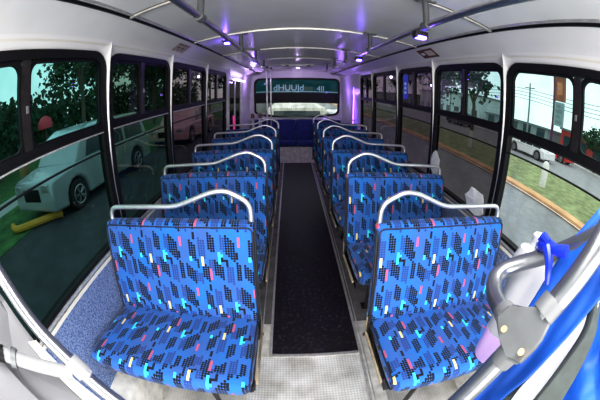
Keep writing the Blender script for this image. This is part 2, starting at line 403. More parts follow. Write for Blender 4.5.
# windows
wn = 0
for side in (-1, 1):
    for k, (a, b) in enumerate(WIN[side]):
        wn += 1
        root = empty('window_%d' % wn, (X(side, 1.5), (a+b)/2, ZS), kind='structure')
        mi = Matrix.Translation(-Vector(root.location))
        parts = []
        fr = .040
        mb = MB(); ring(mb, rrect(a, b, ZS, ZT, .04, .11), rrect(a+fr, b-fr, ZS+fr, ZT-fr, .03, .08), side, -.03, .018); parts.append(('frame', mb, 'black'))
        # thin aluminium bead on the rear-side post
        mb = MB(); zz = [ZS+.05+(ZT-ZS-.15)*t/6 for t in range(7)]; mb.tube([(X(side, z, .012), b+.007, z) for z in zz], .0052, 8); parts.append(('post_bead', mb, 'chrome' if k < 2 else 'alum'))
        mb = MB(); wallbox(mb, side, a+.03, b-.03, ZS+.006, ZS+.020, .018, .026); parts.append(('sill_bead', mb, 'alum'))
        zt = 1.63
        mb = MB(); wallbox(mb, side, a+.03, b-.03, zt-.020, zt+.018, -.02, .014); parts.append(('transom', mb, 'black'))
        mb = MB(); wallbox(mb, side, a+.04, b-.04, zt-.028, zt-.021, 0, .016); parts.append(('transom_bead', mb, 'darkal' if side == 1 else 'alum'))
        mb = MB(); wallbox(mb, side, a+.04, b-.04, 1.498, 1.507, -.01, .004); parts.append(('glazing_bar', mb, 'black'))
        ym = (a+b)/2+.02*side
        if k == 0: ym = .66 if side == -1 else .70
        mb = MB(); wallbox(mb, side, ym-.022, ym+.022, zt, ZT-.03, -.02, .012); parts.append(('mullion', mb, 'darkal'))
        # sash rims of the two sliding panes
        for (p, q) in ((a+fr, ym-.02), (ym+.02, b-fr)):
            mb = MB(); ring(mb, rrect(p, q, zt+.010, ZT-fr+.004, .03, .05), rrect(p+.015, q-.015, zt+.028, ZT-fr-.014, .035, .05), side, -.015, .004); parts.append(('sash', mb, 'black'))
        mb = MB(); h = MB()
        mb.box(X(side, 1.85, .02)-.005, X(side, 1.85, .02)+.005, ym-.006, ym+.006, 1.79, 1.82, .002); parts.append(('latch', mb, 'castal'))
        if side == -1: up_, lo_ = ('g_left', 'g_leftlow') if k == 0 else (('g_leftfar', 'g_leftfar') if k == 1 else ('g_dark', 'g_purple'))
        else: up_, lo_ = [('g_right', 'g_clear'), ('g_mid', 'g_dark'), ('g_purple', 'g_purple'), ('g_purple', 'g_purple'), ('g_purple', 'g_purple')][k]
        for (p, q) in ((a+fr, ym), (ym, b-fr)):
            mb = MB(); vs = [mb.v((X(side, z, -.004), y, z)) for y, z in ((p, zt), (q, zt), (q, ZT-fr), (p, ZT-fr))]; mb.f(vs); parts.append(('upper_pane', mb, up_))
        mb = MB(); vs = [mb.v((X(side, z, -.004), y, z)) for y, z in ((a+fr, ZS+fr-.01), (b-fr, ZS+fr-.01), (b-fr, zt), (a+fr, zt))]; mb.f(vs); parts.append(('lower_pane', mb, lo_))
        for nme, mbb, mt in parts:
            bmesh.ops.transform(mbb.b, matrix=mi, verts=mbb.b.verts[:]); mbb.build(nme, mt, root, smooth=False)

mb = MB(); mb.box(XC-1.2, XC+1.2, Y0-.06, Y0-.01, 0, .55); mb.box(XC-1.2, XC+1.2, Y0-.06, Y0-.01, 1.98, 2.3); struct(mb.build('wall_front', 'wallg_in', smooth=False))
# rear wall with big curved window
W0, W1 = XC-1.035, XC+1.085
def rear_pts(x0, x1, z0, z1, r, dip, n=6):
    pts = []
    for cx, cz, a0 in ((x1-r, z0+r, -PI/2), (x1-r, z1-r, 0), (x0+r, z1-r, PI/2), (x0+r, z0+r, PI)):
        for i in range(n+1):
            a = a0+PI/2*i/n; pts.append((cx+r*math.cos(a), cz+r*math.sin(a)))
    m = n+1
    bot = [(x0+r+(x1-x0-2*r)*t/12, z0-dip*math.sin(PI*t/12)) for t in range(1, 12)]
    return pts+bot
inn = rear_pts(W0+.02, W1-.02, 1.13, 2.04, .13, .09)
out = rear_pts(XC-1.12, XC+1.12, .9, 2.12, .02, 0)
mb = MB(); n = len(inn)
for y in (Y1, Y1+.04):
    A = [mb.v((p[0], y, p[1])) for p in inn]; B = [mb.v((p[0], y, p[1])) for p in out]
    for k in range(n): mb.f([A[k], A[(k+1) % n], B[(k+1) % n], B[k]])
mb.box(XC-1.18, XC+1.18, Y1, Y1+.04, 0, .9); mb.box(XC-1.18, XC+1.18, Y1, Y1+.04, 2.12, 2.3)
mb.box(XC-1.18, XC-1.12, Y1, Y1+.04, .9, 2.12); mb.box(XC+1.12, XC+1.18, Y1, Y1+.04, .9, 2.12)
struct(mb.build('wall_rear', 'white', smooth=False))
rw = empty('window_10', (XC, Y1, 1.1), kind='structure'); L0 = Vector(rw.location)
def rb(mb, nme, mt, par=rw):
    bmesh.ops.transform(mb.b, matrix=Matrix.Translation(-L0), verts=mb.b.verts[:]); return mb.build(nme, mt, par, smooth=False)
mb = MB(); o_ = rear_pts(W0, W1, 1.11, 2.06, .14, .09); i_ = rear_pts(W0+.05, W1-.05, 1.16, 2.01, .10, .09)
for y in (Y1-.02, Y1+.02):
    A = [mb.v((p[0], y, p[1])) for p in i_]; B = [mb.v((p[0], y, p[1])) for p in o_]
    for k in range(n): mb.f([A[k], A[(k+1) % n], B[(k+1) % n], B[k]])
for pp in (i_, o_):
    A = [mb.v((p[0], Y1-.02, p[1])) for p in pp]; B = [mb.v((p[0], Y1+.02, p[1])) for p in pp]
    for k in range(n): mb.f([A[k], A[(k+1) % n], B[(k+1) % n], B[k]])
rb(mb, 'frame', 'black')
mb = MB(); mb.box(W0+.03, W1-.03, Y1+.012, Y1+.014, 1.68, 2.03); rb(mb, 'tinted_upper_pane', 'g_rear')
mb = MB(); mb.box(W0+.03, W1-.03, Y1+.010, Y1+.016, 1.42, 1.68); rb(mb, 'dark_band', 'black')
mb = MB(); mb.prism([(W0+.03, 1.42), (W0+.03, 1.2), (W0+.1, 1.14), (XC, 1.05), (W1-.1, 1.14), (W1-.03, 1.2), (W1-.03, 1.42)], 'y', Y1+.012, Y1+.014); rb(mb, 'lower_pane', 'g_clear')
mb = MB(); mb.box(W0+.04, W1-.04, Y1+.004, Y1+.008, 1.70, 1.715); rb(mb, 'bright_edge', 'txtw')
def text(name, body, size, loc, rot, mat, parent=None, depth=.002, font_x=1.0):
    cu = bpy.data.curves.new(name, 'FONT'); cu.body = body; cu.size = size; cu.extrude = depth; cu.align_x = 'CENTER'; cu.align_y = 'CENTER'
    tmp = bpy.data.objects.new(name, cu); COL.objects.link(tmp); bpy.context.view_layer.update()
    me = bpy.data.meshes.new_from_object(tmp); bpy.data.objects.remove(tmp); me.materials.clear(); me.materials.append(M_[mat])
    o = bpy.data.objects.new(name, me); COL.objects.link(o); o.location = loc; o.rotation_euler = rot; o.scale = (font_x, 1, 1)
    if parent: o.parent = parent
    return o
text('lettering', 'dHUUJd', .22, (-.18, -.02, .70), (PI/2, 0, 0), 'txtw', rw)
text('lettering', '4ll', .20, (.60, -.02, .68), (PI/2, 0, 0), 'txtw', rw)

# ceiling ribs and panels seams
for k, y in enumerate((.18, 1.19, 2.20, 3.21, 4.22, 5.23, 6.24)):
    mb = MB(); pts = [(XC-.92+1.84*t/16, y, ceil_z(XC-.92+1.84*t/16)-.006) for t in range(17)]
    vs = []
    for p in pts: vs.append([(p[0], y-.014, p[2]+.006), (p[0], y-.010, p[2]-.008), (p[0], y+.010, p[2]-.008), (p[0], y+.014, p[2]+.006)])
    mb.grid(vs); o = struct(mb.build('trim_%d' % (7+k), 'rib'))
    mb = MB(); mb.grid([[(p[0], y-.021, p[2]+.002), (p[0], y-.013, p[2]+.002)] for p in pts]); mb.build('joint_shadow', 'black', o)
# rear corner coves (short diagonal panels at the back ceiling corners)
for s, nm in ((-1, 14), (1, 15)):
    mb = MB(); mb.tube([(XC+s*1.08, 6.0, 2.10), (XC+s*.86, 6.88, 2.17)], .02, 6); struct(mb.build('trim_%d' % nm, 'rib'))
# rear ceiling hatch box
hb = empty('roof_hatch', (XC, 5.5, 2.24), 'low rectangular ceiling hatch above the rear aisle', 'hatch')
mb = MB(); mb.box(-.3, .3, -.3, .3, -.035, 0, .01); mb.build('cover', 'ceil', hb)
for s in (-1, 1):
    mb = MB(); mb.box(s*.2-.03, s*.2+.03, -.335, -.30, -.04, -.02, .004); mb.build('hinge', 'dsteel', hb)

# aisle mat, strips
mb = MB(); mb.box(-.215, .425, 1.185, 6.38, 0, .006)
o = tag(mb.build('aisle_mat', 'mat'), 'long black rubber mat running down the centre aisle', 'mat')
for n_, (x0, x1, y0, y1, z1) in enumerate([(-.232, -.212, 1.16, 6.38, .014), (.422, .442, -.7, 6.38, .014), (.456, .466, -.7, 6.38, .011), (-.232, .442, 1.16, 1.186, .013), (-.30, -.29, 1.2, 6.38, .009)]):
    mb = MB(); mb.box(x0, x1, y0, y1, 0, z1, .002); struct(mb.build('trim_%d' % (16+n_), 'alum'))
mb = MB(); mb.box(.44, .545, -.7, 1.5, 0, .004); struct(mb.build('trim_21', 'grey_floor'))
mb = MB(); mb.box(-.292, -.232, 1.16, 1.5, 0, .004); struct(mb.build('trim_22', 'grey_floor'))
mb = MB(); mb.box(.442, 1.15, 1.5, 6.38, 0, .0035); struct(mb.build('trim_27', 'shaded_floor'))
mb = MB(); mb.box(-1.0, -.232, 1.5, 6.38, 0, .0035); struct(mb.build('trim_28', 'shaded_floor'))

# ------------------------------------------------------------------ seats
def loft(mb, prof, x0, x1, r, crown=0, nx=14, uv=(0, 0), start=0):
    n = len(prof)
    nrm = []
    area = sum(prof[k][0]*prof[(k+1) % n][1]-prof[(k+1) % n][0]*prof[k][1] for k in range(n))
    sg = 1 if area > 0 else -1
    for k in range(n):
        a, b = Vector(prof[k-1]), Vector(prof[(k+1) % n]); t = (b-a).normalized(); nrm.append(Vector((t.y, -t.x))*sg)
    arc = [0]
    for k in range(n): arc.append(arc[-1]+(Vector(prof[(k+1) % n])-Vector(prof[k])).length)
    xs = [(x0+r*(1-math.cos(q)), r*(1-math.sin(q))) for q in (PI/2*i/4 for i in range(5))]
    xs += [(x0+r+(x1-x0-2*r)*i/nx, 0) for i in range(1, nx)]
    xs += [(x1-r*(1-math.cos(q)), r*(1-math.sin(q))) for q in (PI/2*i/4 for i in range(4, -1, -1))]
    rings = []; us = []
    for x, ins in xs:
        t = (x-x0)/(x1-x0); c = crown*4*t*(1-t)
        rings.append([mb.v((x, prof[k][0]-nrm[k].x*(ins-c), prof[k][1]-nrm[k].y*(ins-c))) for k in range(n)]); us.append(x+uv[0])
    for a in range(len(rings)-1):
        for k in range(n):
            j = (k+1) % n
            mb.f([rings[a][k], rings[a][j], rings[a+1][j], rings[a+1][k]], [(us[a], arc[k]+uv[1]), (us[a], arc[k+1]+uv[1]), (us[a+1], arc[k+1]+uv[1]), (us[a+1], arc[k]+uv[1])])
    for rg, u in ((rings[0][::-1], us[0]), (rings[-1], us[-1])):
        mb.f(rg, [(v.co.y+uv[0], v.co.z+uv[1]) for v in rg])
def fillet(pts, r, seg=4):
    n = len(pts); out = []
    rr = r if isinstance(r, list) else [r]*n
    for k in range(n):
        a, b, c = Vector(pts[k-1]), Vector(pts[k]), Vector(pts[(k+1) % n]); d1, d2 = a-b, c-b; q = min(rr[k], d1.length*.45, d2.length*.45)
        p, s_ = b+d1.normalized()*q, b+d2.normalized()*q
        for i in range(seg+1):
            t = i/seg; v = p*(1-t)**2+b*2*t*(1-t)+s_*t*t; out.append((v.x, v.y))
    return out
def make_seat(side, w, label):
    # origin: floor below the front top edge of the backrest, at the seat's aisle edge; x grows towards the wall as s*x
    root = empty('bus_seat', (0, 0, 0), label, 'seat', 'patterned blue bus seats in two columns along the aisle')
    s = side
    a, b = (0, w) if s > 0 else (-w, 0)
    # backrest (faces -y)
    prof = fillet([(-.135, .60), (-.005, 1.145), (.050, 1.15), (-.075, .59)], [.02, .022, .02, .02])
    mb = MB(); loft(mb, prof, a, b, .024, .006, uv=(0, .0)); bk = mb.build('backrest', 'fabric', root)
    # piping around the front panel
    def fy(z): return -.135+(z-.60)*(.13/.545)-.004
    e = .012
    loop = bend([(a+e, fy(.66), .66), (a+e, fy(1.132), 1.132), (b-e, fy(1.132), 1.132), (b-e, fy(.66), .66)], .03)
    mb = MB(); mb.tube(loop, .004, 6); mb.build('piping', 'pipe', bk)
    # rear board
    mb = MB(); mb.prism([(-.062, .62), (.052, 1.10), (.062, 1.10), (-.052, .62)], 'x', a+.02, b-.02); mb.build('back_board', 'shell', root)
    # cushion
    ai, bi = (a+.012, b) if s > 0 else (a, b-.012)
    prof = fillet([(-.115, .655), (-.10, .575), (-.50, .598), (-.572, .624), (-.578, .70), (-.53, .712)], [.02, .02, .05, .03, .05, .03])
    prof = prof[::-1]
    mb = MB(); loft(mb, prof, ai, bi, .045, .010, uv=(.07, .09)); cu = mb.build('seat_cushion', 'fabric', root)
    xe = ai+.005 if s > 0 else bi-.005
    mb = MB(); mb.tube(bend([(xe, -.13, .585), (xe, -.13, .640), (xe, -.545, .688), (xe, -.56, .635), (xe, -.50, .605)], .03), .0045, 6); mb.build('piping', 'pipe', cu)
    # worn edge strip and frame on the aisle side
    xa = (a-.004, a+.006) if s > 0 else (b-.006, b+.004)
    mb = MB(); mb.prism([(-.14, .545), (-.112, .66), (-.10, .66), (-.12, .565), (-.48, .59), (-.48, .575), (-.14, .55)], 'x', *xa); mb.build('edge_strip', 'beige', root)
    mb = MB(); mb.tube(bend([(xe-s*.012, -.10, .50), (xe-s*.012, -.14, .60), (xe-s*.012, .002, 1.12)], .03), .008, 8); mb.build('side_tube', 'dsteel', root)
    mb = MB(); mb.box(a+.02, b-.01, -.50, -.46, .55, .59); mb.box(a+.02, b-.01, -.16, -.12, .525, .575); mb.box(a+.02, a+.05, -.50, -.12, .53, .560); mb.box(b-.05, b-.02, -.50, -.12, .53, .560); mb.build('seat_frame', 'dsteel', root, smooth=False)
    x0 = a+.24 if s > 0 else b-.24
    for y in (-.47, -.15):
        mb = MB(); mb.tube([(x0, y, .53), (x0, y+(.02 if y < -.3 else -.02), .006)], .014, 8); mb.box(x0-.03, x0+.03, y-.03, y+.05, .002, .010, .002); mb.build('leg', 'dsteel', root)
    xw = b-.02 if s > 0 else a+.02
    mb = MB(); mb.box(xw-.02, xw+.02, -.50, -.14, .50, .55, .005); mb.box(xw-.01, xw+.01+0, -.48, -.44, .01, .48); mb.build('wall_bracket', 'beige', root)
    # grab rail: low along the wall side, humped near the aisle
    def gx(t): return s*t
    pts = bend([(gx(.020), .03, 1.10), (gx(.020), .035, 1.235), (gx(.13), .04, 1.292), (gx(.20), .04, 1.285), (gx(w*.46), .04, 1.215), (gx(w-.035), .04, 1.212), (gx(w-.03), .03, 1.10)], .05, 6)
    mb = MB(); mb.tube(pts, .0125, 10); mb.build('grab_rail', 'chrome', root)
    return root
ordn = ['first', 'second', 'third', 'fourth', 'fifth', 'sixth']
note = ['nearest to the camera', 'just behind the front seat', 'in the middle of its row', 'with only its upper part showing', 'its hump shaped rail crossing the one behind', 'farthest back of its row']
SEAT = {}
for side, xa, w, y1, nrow, nm in ((-1, -.222, .845, 1.085, 5, 'left'), (1, .328, .815, 1.053, 6, 'right')):
    proto = None
    for k in range(nrow):
        lab = 'blue patterned double bus seat, %s from the front, %s of the aisle' % (ordn[k], nm)
        if k == 0: o = proto = make_seat(side, w, lab)
        else: o = copy_tree(proto); o['label'] = lab
        o.location = (xa, y1+.762*k, 0)
# rear bench across the back
rbn = empty('rear_bench', (XC, 6.6, 0), 'dark blue full width bench seat against the rear wall', 'bench')
mb = MB(); mb.box(-1.13, 1.13, -.20, .27, 0, .39); mb.build('base', 'grey_floor', rbn, smooth=False)
for k in range(4):
    x = -1.12+.56*k
    mb = MB(); loft(mb, fillet([(-.24, .40), (-.24, .53), (.14, .51), (.14, .39)][::-1], .04), x+.002, x+.555, .03, .008, nx=8, uv=(.1*k, 0)); mb.build('seat_cushion', 'bench_dim', rbn)
    mb = MB(); loft(mb, fillet([(.09, .50), (.19, 1.0), (.27, 1.0), (.20, .49)], .03), x+.002, x+.555, .03, .008, nx=8, uv=(.1*k, 0)); mb.build('backrest', 'bench_dim', rbn)
mb = MB(); mb.tube([(-1.12, .22, 1.035), (1.12, .22, 1.035)], .012, 8); mb.build('top_rail', 'steel', rbn)

# ------------------------------------------------------------------ ceiling handrails, poles
def hand_rail(x, y0, y1, brs, label):
    root = empty('ceiling_handrail', (x, y0, 2.09), label, 'handrail')
    pts = bend([(0, 0, 0), (0, y1-y0-.06, 0), (0, y1-y0, .02 if y1 > 5 else 0)], .04)
    mb = MB(); mb.tube(pts, .0165, 12); mb.build('rail', 'steel', root)
    for yb in brs:
        zc = ceil_z(x)-2.09
        mb = MB(); mb.tube([(0, yb-y0, .01), (0, yb-y0, zc-.004)], .0165, 10); br = mb.build('bracket', 'castal', root)
        mb = MB(); mb.tube([(0, yb-y0-.03, 0), (0, yb-y0+.03, 0)], .0235, 12); mb.build('clamp', 'castal', br)
        mb = MB(); mb.box(-.05, .05, yb-y0-.028, yb-y0+.028, zc-.012, zc+.004, .004); mb.build('mount_plate', 'castal', br)
    return root
hand_rail(-.459, -.7, 5.28, (-.4, 1.18, 2.24, 3.2, 4.2), 'long steel handrail under the ceiling, left of the aisle')
hand_rail(.564, -.7, 4.85, (-.4, 1.18, 2.16, 3.15, 4.0, 4.8), 'long steel handrail under the ceiling, right of the aisle')
for x, y, l in ((-.502, 5.27, 'left upright steel pole of the pair by the rear exit'), (-.445, 5.5, 'right upright steel pole of the pair by the rear exit')):
    p = empty('grab_pole', (x, y, 0), l, 'pole')
    mb = MB(); mb.tube([(0, 0, .0), (0, 0, ceil_z(x))], .016, 10); mb.build('tube', 'steel', p)
    mb = MB(); mb.tube([(0, 0, 2.17), (0, 0, 2.21)], .03, 10); mb.build('flange', 'castal', p)
    mb = MB(); mb.tube([(0, 0, 0), (0, 0, .02)], .035, 10); mb.build('base_flange', 'castal', p)
# rear guard rail by the exit
g = empty('guard_rail', (-.72, 5.55, 0), 'short guard rail on two white posts beside the rear exit', 'rail')
for x in (-.10, .05):
    mb = MB(); mb.tube([(x, 0, 0), (x, 0, 1.18)], .032, 10); pst = mb.build('post', 'whitepl', g)
    mb = MB(); mb.tube([(x, 0, 1.18), (x, 0, 1.27)], .038, 10); mb.build('clamp', 'brown', pst)
mb = MB(); mb.tube([(-.12, 0, 1.25), (.22, 0, 1.25)], .014, 8); mb.build('bar', 'steel', g)

# rear left exit door
d = empty('door_1', (X(-1, 1), (DOOR[0]+DOOR[1])/2, 0), kind='structure'); DL = Vector(d.location)
def dbuild(mb, nme, mt, par=d):
    bmesh.ops.transform(mb.b, matrix=Matrix.Translation(-DL), verts=mb.b.verts[:]); return mb.build(nme, mt, par, smooth=False)
for y0, y1 in (DOOR, ):
    mb = MB(); wallbox(mb, -1, y0, y0+.05, 0, 2.0, -.03, .02); wallbox(mb, -1, y1-.05, y1, 0, 2.0, -.03, .02); wallbox(mb, -1, y0, y1, 1.95, 2.0, -.03, .02); dbuild(mb, 'door_frame', 'white')
    ymid = (y0+y1)/2
    for (a, b) in ((y0+.05, ymid), (ymid, y1-.05)):
        mb = MB(); wallbox(mb, -1, a, b, 0, .55, -.02, 0); wallbox(mb, -1, a, a+.05, .55, 1.95, -.02, 0); wallbox(mb, -1, b-.05, b, .55, 1.95, -.02, 0); lf = dbuild(mb, 'door_leaf', 'whitepl')
        mb = MB(); wallbox(mb, -1, a+.05, b-.05, .55, 1.95, -.012, -.008); dbuild(mb, 'pane', 'g_dark')
mb = MB(); mb.box(XC-1.06, XC-1.03, DOOR[0]+.1, DOOR[1]-.1, 1.93, 1.96, .004)
ls = tag(mb.build('light_bar', 'cool'), 'white lit bar above the rear left exit door', 'lamp')
mb = MB(); mb.box(XC-1.12, XC-1.10, 4.66, 4.72, 1.05, 1.32, .004); tag(mb.build('exit_marker', pr('magenta_marker', (.6, .02, .25), .5, emit=(.8, .02, .3), estr=.8)), 'upright magenta marker on the rear left door', 'marker')

# violet LED lamps
leds = [(-.617, 2.43, None, 'violet ceiling lamp on the left above the third window'), (-.60, 4.3, None, 'violet ceiling lamp near the left poles'),
        (.575, 1.276, 2.075, 'violet lamp by the front bracket of the right handrail'), (.575, 2.59, 2.075, 'violet ceiling lamp beyond the second bracket on the right')]
for x, y, z, lab in leds:
    zc = z or ceil_z(x)
    r_ = empty('violet_lamp', (x, y, zc), lab, 'lamp', None)
    mb = MB(); mb.box(-.036, .036, -.024, .024, -.034, .003, .005); mb.build('housing', 'dsteel', r_)
    mb = MB(); mb.box(-.024, .024, -.028, .014, -.040, -.024, .004); mb.build('lens', 'led', r_)
    ld = bpy.data.lights.new('violet_glow', 'POINT'); ld.energy = .9 if y > 2 else .3; ld.color = (.25, .12, 1); ld.shadow_soft_size = .012
    lo = bpy.data.objects.new('violet_glow', ld); COL.objects.link(lo); lo.location = (x, y-.02, zc-.09)
mb = MB(); mb.box(X(1, 1.5, .03)-.008, X(1, 1.5, .03)+.008, 5.42, 5.45, .9, 1.95, .003); tag(mb.build('light_strip', 'ledstrip'), 'upright violet light strip on the right wall behind the last window', 'lamp')
for loc, en, colr, sz in (((-.80, 5.9, 1.95), 5, (.58, .38, 1), .03), ((.95, 6.0, 1.7), 5.5, (.40, .2, 1), .03), ((.1, 6.3, 2.1), 2.5, (.75, .55, 1), .03)):
    ld = bpy.data.lights.new('rear_glow', 'POINT'); ld.energy = en; ld.color = colr; ld.shadow_soft_size = sz  # unseen point lights added to brighten the rear panels, no fixture
    lo = bpy.data.objects.new('rear_glow', ld); COL.objects.link(lo); lo.location = loc

# stickers on the coves, papers on the glass
def sticker(s, y0, y1, z0, z1, label, ringed):
    def pt(y, z, o): return Vector((X(s, z, o), y, z))
    root = empty('cove_sticker', pt((y0+y1)/2, (z0+z1)/2, .002), label, 'sticker'); T = Vector(root.location)
    mb = MB(); vs = [mb.v(pt(y, z, .004)-T) for y, z in ((y0, z0), (y0, z1), (y1, z1), (y1, z0))]; mb.f(vs); mb.build('backing', 'txtd' if ringed else 'sticker', root)
    mb = MB()
    if ringed:
        vs = [mb.v(pt(y, z, .006)-T) for y, z in ((y0+.03, z0+.012), (y0+.03, z1-.012), (y1-.12, z1-.012), (y1-.12, z0+.012))]; mb.f(vs); mb.build('pale_field', 'sticker', root)
        mb = MB(); vs = [mb.v(pt(y, z, .006)-T) for y, z in ((y1-.09, z0+.02), (y1-.09, z1-.02), (y1-.03, z1-.02), (y1-.03, z0+.02))]; mb.f(vs); mb.build('white_spot', 'paper', root)
    else:
        n = 8
        for k in range(n):
            y = y0+.02+(y1-y0-.04)*k/n
            for (dy0, dy1, dz0, dz1) in ((0, .009, .1, .9), (.009, .026, .7+(k % 2)*.1, .9), (.009, .024, .35*(k % 3 > 0), .35*(k % 3 > 0)+.18)):
                vs = [mb.v(pt(y+q, z0+(z1-z0)*w_, .006)-T) for q, w_ in ((dy0, dz0+.05), (dy0, dz1), (dy1, dz1), (dy1, dz0+.05))]; mb.f(vs)
        mb.build('print', 'txtd', root)
sticker(-1, 2.0, 2.26, 2.115, 2.165, 'pale sticker with a row of dark letters on the left cove', False)
sticker(1, 2.02, 2.30, 2.11, 2.165, 'maroon bordered oblong sticker on the right cove', True)
for y, z, w, h, lab in ((2.10, 1.17, .20, .27, 'torn white paper on the post between the second and third right windows'), (1.44, 1.09, .27, .20, 'torn white paper at the lower corner of the second right window')):
    mb = MB(); out_ = [(math.cos(a)*w/2*(.75+.35*random.random()), math.sin(a)*h/2*(.75+.35*random.random())) for a in (2*PI*i/14 for i in range(14))]
    A = [mb.v((X(1, z+q, .024)+random.uniform(-.004, .004), y+p, z+q)) for p, q in out_]; c = mb.v((X(1, z, .030), y, z))
    for k in range(14): mb.f([A[k], A[(k+1) % 14], c])
    tag(mb.build('torn_paper', 'paper', smooth=False), lab, 'paper')
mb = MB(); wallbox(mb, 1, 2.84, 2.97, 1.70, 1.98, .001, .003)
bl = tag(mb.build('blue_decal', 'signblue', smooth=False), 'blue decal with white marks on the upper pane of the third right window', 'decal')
mb = MB()
for k in range(3): wallbox(mb, 1, 2.88, 2.93, 1.76+.05*k, 1.79+.05*k, .004, .006)
mb.build('white_marks', 'txtw', bl, smooth=False)

# ------------------------------------------------------------------ driver's side rails (foreground)
def pipe(name, pts, r, mat, parent, n=16): mb = MB(); mb.tube(pts, r, n); return mb.build(name, mat, parent)
def smooth_path(pts, n=6):
    pts = [Vector(p) for p in pts]; P = [pts[0]*2-pts[1]]+pts+[pts[-1]*2-pts[-2]]; out = []
    for k in range(1, len(P)-2):
        for i in range(n):
            t = i/n; a, b, c, d_ = P[k-1:k+3]
            out.append(.5*((2*b)+(c-a)*t+(2*a-5*b+4*c-d_)*t*t+(-a+3*b-3*c+d_)*t**3))
    return out+[pts[-1]]
lr = empty('entrance_rail', (0, 0, 0), 'curved steel rail with a white clamp arm at the lower left', 'rail')
pipe('rail', smooth_path([at(-36, 205, .74), at(0, 274, .72), at(35, 325, .70), at(70, 361, .69), at(106, 393, .69), at(145, 420, .70)]), .0185, 'railst', lr)
a_, b_ = at(72, 373, .70), at(4, 354, .72)
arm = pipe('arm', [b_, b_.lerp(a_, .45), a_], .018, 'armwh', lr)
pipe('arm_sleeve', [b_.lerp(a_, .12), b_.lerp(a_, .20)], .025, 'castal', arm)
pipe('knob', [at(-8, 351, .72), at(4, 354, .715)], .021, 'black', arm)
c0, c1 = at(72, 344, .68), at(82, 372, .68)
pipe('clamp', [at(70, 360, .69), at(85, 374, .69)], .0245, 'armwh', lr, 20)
pipe('clamp_ear', [at(76, 372, .685), at(88, 378, .675), at(89, 371, .66)], .008, 'armwh', lr)
# white panel of the entrance bulkhead
bk = empty('bulkhead_panel', at(20, 380, .85), 'white metal bulkhead panel with a round hole under the lower left rail', 'panel'); BK = Vector(bk.location)
def quad(name, px, mat, parent, T, thick=.01):
    mb = MB(); A = [mb.v(at(*p)-T) for p in px]; nrm = ((A[1].co-A[0].co).cross(A[2].co-A[0].co)).normalized()
    B = [mb.v(v.co+nrm*thick) for v in A]; n = len(A); mb.f(A); mb.f(B[::-1])
    for k in range(n): mb.f([A[k], A[(k+1) % n], B[(k+1) % n], B[k]])
    return mb.build(name, mat, parent, smooth=False)
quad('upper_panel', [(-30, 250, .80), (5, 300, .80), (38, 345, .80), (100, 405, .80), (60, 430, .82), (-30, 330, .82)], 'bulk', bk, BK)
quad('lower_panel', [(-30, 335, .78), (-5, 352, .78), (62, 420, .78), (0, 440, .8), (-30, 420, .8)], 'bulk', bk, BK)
quad('edge_strip', [(28, 342, .77), (36, 340, .77), (112, 408, .77), (98, 412, .77)], 'cream', bk, BK, .004)
pipe('round_hole', [at(16, 391, .765), at(16.5, 391.5, .79)], .010, 'black', bk)
pipe('slot', [at(22, 382, .772), at(27, 373, .772)], .006, 'black', bk)

rr = empty('driver_rail', (0, 0, 0), 'thick steel rail with cast three way joint at the lower right', 'rail')
J = at(523, 336, .385)
main = smooth_path([at(660, 130, .42), at(618, 210, .39), at(592, 256, .375), at(560, 298, .378), at(542, 316, .381)])
pipe('upper_rail', main, .0178, 'railst', rr, 20)
pipe('lower_rail', smooth_path([at(510, 351, .398), at(496, 364, .41), at(462, 398, .45), at(430, 425, .50)]), .0165, 'railst', rr, 20)
br = smooth_path([at(516, 330, .40), at(503, 312, .45), at(494, 293, .50), at(497, 275, .53), at(515, 265, .545), at(550, 255, .53), at(585, 240, .50), at(625, 220, .47)])
pipe('branch_rail', br, .0155, 'railst', rr, 16)
jt = None
mb = MB()
mb.tube([at(555, 300, .375), at(543, 314, .375)], [.0200, .0205], 18); mb.tube([at(512, 350, .395), at(501, 361, .407)], [.0195, .0185], 18)
mb.tube([at(512, 324, .41), at(504, 311, .445)], [.0190, .0180], 18); mb.build('cast_joint', 'castal', rr)
mb = MB(); A = [at(*p) for p in ((541, 303, .362), (553, 319, .362), (540, 345, .362), (519, 366, .37), (503, 358, .378), (499, 338, .385), (495, 316, .40), (511, 303, .395), (526, 310, .37))]
B = [p+ (p-CAM).normalized()*.03 for p in A]
va, vb = [mb.v(p) for p in A], [mb.v(p) for p in B]; mb.f(va); mb.f(vb[::-1])
for k in range(9): mb.f([va[k], va[(k+1) % 9], vb[(k+1) % 9], vb[k]])
bmesh.ops.bevel(mb.b, geom=mb.b.edges[:], offset=.004, segments=3, affect='EDGES'); mb.build('joint_web', 'castal', rr)
for px, py, dd in ((504, 329, .383), (521, 352, .362)):
    p = at(px, py, dd); q = p+(p-CAM).normalized()*.02
    pipe('bolt', [p, q], .0048, 'bolt', rr, 10)

# blue cloth on the rail and the driver's seat behind it
def sheet(rows, name, mat, parent=None, T=Vector((0, 0, 0)), nu=22, amp=.012, thick=.006, seed=0):
    # rows: list of (left, right) measured pairs; interpolated and wrinkled
    Pn = []
    Ls = smooth_path([at(*r[0]) for r in rows], 6); Rs = smooth_path([at(*r[1]) for r in rows], 6)
    for i, (l, r) in enumerate(zip(Ls, Rs)):
        row = []
        for k in range(nu+1):
            t = k/nu; p = l.lerp(r, t); n_ = (p-CAM).normalized()
            w = amp*(math.sin(t*9+i*.25+seed)+.6*math.sin(t*19-i*.4+seed*2)+.4*math.sin(i*.8+t*5+seed)); row.append(p+n_*w*math.sin(PI*min(1, max(0, t*.9+.05)))-T)
        Pn.append(row)
    mb = MB(); mb.grid(Pn); o = mb.build(name, mat, parent)
    so = o.modifiers.new('thickness', 'SOLIDIFY'); so.thickness = thick; so.offset = 0
    return o
